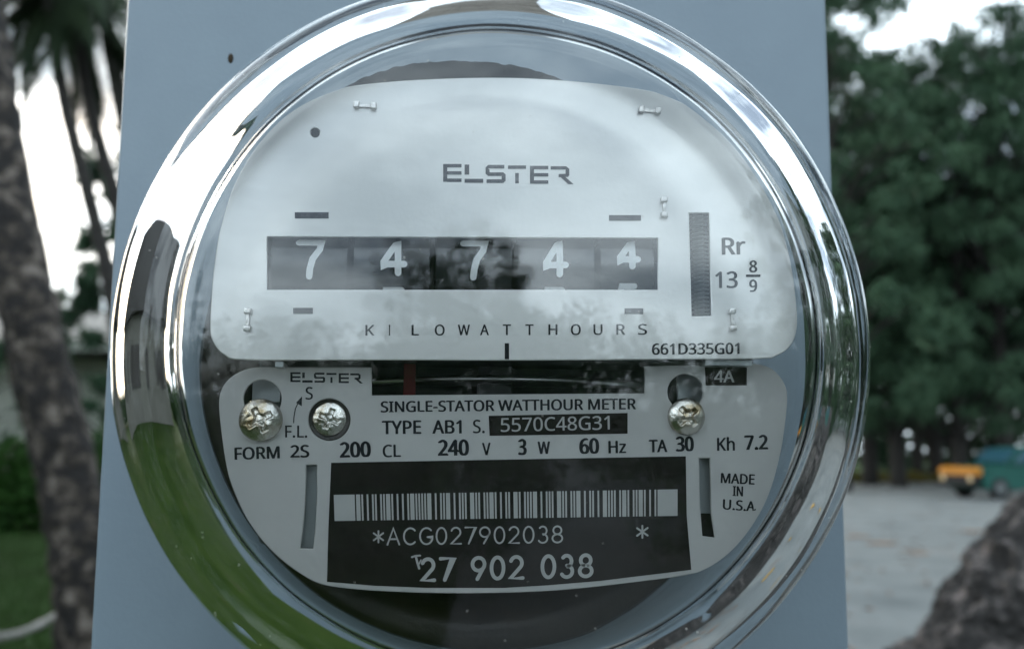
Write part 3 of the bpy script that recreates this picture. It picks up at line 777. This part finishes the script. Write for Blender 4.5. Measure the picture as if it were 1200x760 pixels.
# soil patch and fallen branch
SOIL = mat('brown_soil', (.05, .04, .032), .95, ncol=(.09, .075, .065), nscale=8)
c = ground_at(62, 612); V = [c+Vector((1.9*math.cos(t)*(1+.2*noise.noise((math.cos(t)*2, math.sin(t)*2, 0))), 1.1*math.sin(t), .03)) for t in np.linspace(0, 2*math.pi, 40, endpoint=False)]
tag(frompy('soil_patch', V, [list(range(40))], None, SOIL), kind='structure')
STICK = mat('bleached_wood', (.30, .29, .27), .9, ncol=(.22, .20, .18), nscale=20)
q = [ground_at(x, y_, .06) for x, y_ in ((-60, 742), (-10, 748), (25, 741), (55, 727), (82, 709))]
V, F = tube(curve_path(q, 5), [.05*(1-.5*i/20) for i in range(21)], 8, .2, 9, 3)
br = frompy('fallen_branch', V, F, None, STICK, True); tag(br, 'bleached fallen branch lying curved on the lawn', 'branch')
def stone(px, py, r, label, m=None, sq=(1.3, 1, .6), cat='stone'):
    bm = bmesh.new(); bmesh.ops.create_icosphere(bm, subdivisions=3, radius=r); p = ground_at(px, py, r*sq[2]*.6)
    for v in bm.verts: v.co = Vector((v.co.x*sq[0], v.co.y*sq[1], v.co.z*sq[2]))*(1+.25*noise.noise(v.co/r*1.3+p)); v.co += p
    return tag(bm_obj('stone', bm, None, m or STICK, True), label, cat)
stone(82, 681, .075, 'small pale stone on the lawn by the box edge')

C = []; Rr = []; rng = np.random.default_rng(77)
for i in range(420):
    C.append(np.array([11.8+1.5*rng.random(), -8+23.5*rng.random(), .3+3.6*rng.random()])); Rr.append(.6+.4*rng.random())
tag(link('hedge', leaves(C, Rr, 120, .26, .1, rng), None, LEAF), 'tall dark hedge right of the yard mirrored in the right rim', 'hedge')
for px_, (x, y, r) in enumerate([(2.3, 1.3, .10), (2.0, .9, .05), (4.1, 2.0, .13), (3.0, 1.9, .07)]):
    V = []; n = 14
    for k in range(n):
        t = 2*math.pi*k/n; q = r*(1+.25*math.cos(2*t)); V.append((x+q*math.cos(t+px_), y+q*.6*math.sin(t+px_), .02+.02*math.sin(3*t)))
    LEAFY = bpy.data.materials.get('yellow_leaf') or mat('yellow_leaf', (.60, .33, .02), .6)
    o = frompy('fallen_leaf', V, [list(range(n))], None, LEAFY); tag(o, ['larger near yellow leaf on the gravel mirrored in the lower right rim', 'small yellow leaf nearest the post on the gravel', 'largest yellow leaf, farthest from the post on the gravel', 'middling yellow leaf between the near one and the farthest'][px_], 'leaf', 'yellow leaves on the gravel')
# ------------------------------------------------------------------ right side: verge, car, leaves, near rock
YEL = mat('dry_yellow_verge', (.10, .10, .02), .95, ncol=(.17, .13, .02), nscale=1.2)
C = [np.array([10+26*rng.random(), 41+2.0*rng.random(), .12]) for _ in range(130)]
tag(link('dry_verge', leaves(C, [.45]*len(C), 60, .22, -.5, rng), None, YEL), kind='stuff')
# fallen leaves on the gravel
LIT = mat('fallen_leaf', (.20, .12, .08), .8, ncol=(.28, .20, .14), nscale=3)
V = []; F = []
for i in range(900):
    y = 1+26*rng.random()**1.2; x = .3+y*.75*rng.random()+(.6*rng.random()); s = .03+.05*rng.random(); a = rng.random()*6.28
    b = len(V); ca, sa = math.cos(a)*s, math.sin(a)*s
    V += [(x-ca, y-sa, .012), (x+sa*.45, y-ca*.45, .03), (x+ca, y+sa, .014), (x-sa*.45, y+ca*.45, .028)]; F.append([b, b+1, b+2, b+3])
tag(frompy('leaf_litter', V, F, None, LIT), kind='stuff')
for px, py, r in ((1005, 628, .13), (1034, 636, .16), (1078, 648, .10), (1140, 622, .15)):
    s_o = stone(px, py, r, {1005: 'pinkish low clod on the gravel nearest the box edge', 1034: 'wider low clod of leaves beside the pinkish one on the gravel', 1078: 'small flat clod in the middle of the gravel yard', 1140: 'flat dark clod on the gravel below the car'}[px], LIT, (1.6, 1, .16), 'debris')
    s_o.name = 'debris_clod'
# car
def car():
    Yc = 25.5
    root = empty('parked_car', (0, 0, 0)); tag(root, 'dark green car with orange yellow nose parked under the trees', 'car')
    GRN = mat('dark_green_paint', (.008, .075, .058), .45, ncol=(.012, .09, .07), nscale=2, spec=.25)
    ORG = mat('orange_yellow_nose', (.50, .20, .02), .5, spec=.3)  # orange yellow tone over the whole nose panel
    GLS = mat('tinted_car_glass', (.03, .09, .12), .15); TYR = mat('tyre_rubber', (.015, .015, .015), .9); CHR = mat('hub_metal', (.12, .13, .13), .5, .5)
    LMP = mat('lamp_lens', (.75, .55, .3), .2)
    # local frame: x along the length (nose at 0), y across, z up
    prof = [(0, .42), (0, .78), (.06, .92), (1.15, 1.0), (1.75, 1.52), (2.3, 1.60), (3.6, 1.58), (4.25, 1.05), (4.5, 1.0), (4.52, .45), (4.3, .3), (.3, .3)]
    def extr(name, pr, y0, y1, m, bev=.03, inset=None):
        bm = bmesh.new(); a = [bm.verts.new((x, y0, z)) for x, z in pr]; b = [bm.verts.new((x, y1, z)) for x, z in pr]
        bm.faces.new(a); bm.faces.new(b[::-1])
        for i in range(len(pr)): j = (i+1) % len(pr); bm.faces.new((a[i], b[i], b[j], a[j]))
        bmesh.ops.recalc_face_normals(bm, faces=bm.faces)
        if bev: bmesh.ops.bevel(bm, geom=list(bm.edges), offset=bev, segments=2, affect='EDGES')
        return bm_obj(name, bm, root, m)
    extr('body', [(0.28, .42), (0.28, .95), (1.15, 1.0), (4.25, 1.03), (4.5, .98), (4.52, .45), (4.3, .3), (.4, .3)], -.85, .85, GRN)
    extr('hood', [(.28, .955), (1.12, 1.03), (1.12, .99), (.28, .93)], -.80, .80, GRN, .01)
    extr('nose_panel', [(-.02, .72), (-.02, .88), (.08, .955), (.275, .975), (.275, .72)], -.82, .82, ORG, .02)
    extr('grille', [(0, .48), (0, .735), (.275, .735), (.275, .48)], -.78, .78, TYR, .015)
    extr('bumper', [(-.10, .40), (-.10, .50), (.1, .50), (.1, .40)], -.84, .84, TYR, .02)
    extr('cabin', [(1.2, 1.03), (1.72, 1.53), (2.2, 1.6), (3.6, 1.58), (4.15, 1.04)], -.72, .72, GRN, .04)
    extr('windscreen', [(1.24, 1.1), (1.66, 1.5), (1.63, 1.52), (1.20, 1.12)], -.66, .66, GLS, 0)
    for y in (-.735, .715):
        extr('side_window', [(1.45, 1.1), (1.82, 1.48), (2.55, 1.51), (2.55, 1.1)], y, y+.02, GLS, 0)
        extr('side_window', [(2.65, 1.1), (2.65, 1.51), (3.5, 1.50), (3.9, 1.1)], y, y+.02, GLS, 0)
    for yy in (-.62, .62):
        V, F = lathe([(0, 0), (.09, 0), (.10, .03)], 18)
        frompy('headlight', [(-.02+b*.6-.0, yy+a, .61+c_) for a, b, c_ in V], F, root, LMP, True)
    for x in (.85, 3.6):
        for y in (-.86, .66):
            V, F = lathe([(0, 0), (.2, 0), (.32, .01), (.33, .05), (.33, .17), (.3, .2), (0, .2)], 28)
            wl = frompy('wheel', [(x+a, y+b, .33+c_) for a, b, c_ in V], F, root, TYR, True)
            yo = y-.006 if y < 0 else y+.206
            V, F = lathe([(0, 0), (.17, 0), (.19, .004)], 20); frompy('hubcap', [(x+a, yo+(b if y < 0 else -b), .33+c_) for a, b, c_ in V], F, wl, CHR, True)
    g = ground_at(1122, 584); root.location = (g.x, g.y+.2, .004); root.rotation_euler = (0, 0, R(8)); root.location.y = g.y
car()
# near rough rock filling the lower right corner
ROCK = mat('rough_grey_rock', (.03, .027, .025), .95, ncol=(.085, .075, .07), nscale=24, bump=1, bscale=34, col3=(.24, .20, .185), lo=.47, hi=.56)
Yk = 2.0
outl = [(a+18, b) for a, b in [(1040, 830), (1060, 760), (1080, 725), (1100, 690), (1125, 660), (1150, 625), (1170, 600), (1200, 574), (1260, 545), (1340, 540), (1420, 570), (1480, 640), (1530, 760)]]
cen = at(1270, 760, Yk)
bm = bmesh.new(); bmesh.ops.create_icosphere(bm, subdivisions=7, radius=1)
ow = [at(a, b, Yk) for a, b in outl]
ang = sorted([(math.atan2(p.z-cen.z, p.x-cen.x), math.hypot(p.x-cen.x, p.z-cen.z)) for p in ow])
aa = [a for a, _ in ang]; rr2 = [r for _, r in ang]
for v in bm.verts:
    d = v.co.normalized(); t = math.atan2(d.z, d.x)
    r = float(np.interp(t, aa, rr2)) if d.z > -.15 or True else .3
    hxy = math.hypot(d.x, d.z)
    if d.z < 0: r = max(r, .34)
    q = Vector((d.x*r, d.y*.2, d.z*r))
    if q.z < -.1: q.z = -.1+(q.z+.1)*4.5; q.x *= 1+.3*min(1, -(q.z+.1))
    q += d*(.020*noise.noise(d*7)+.010*noise.noise(d*19)+.006*noise.noise(d*50)); v.co = q+cen
tag(bm_obj('boulder', bm, None, ROCK, True), 'rough dark speckled rock rising in the lower right corner', 'rock')
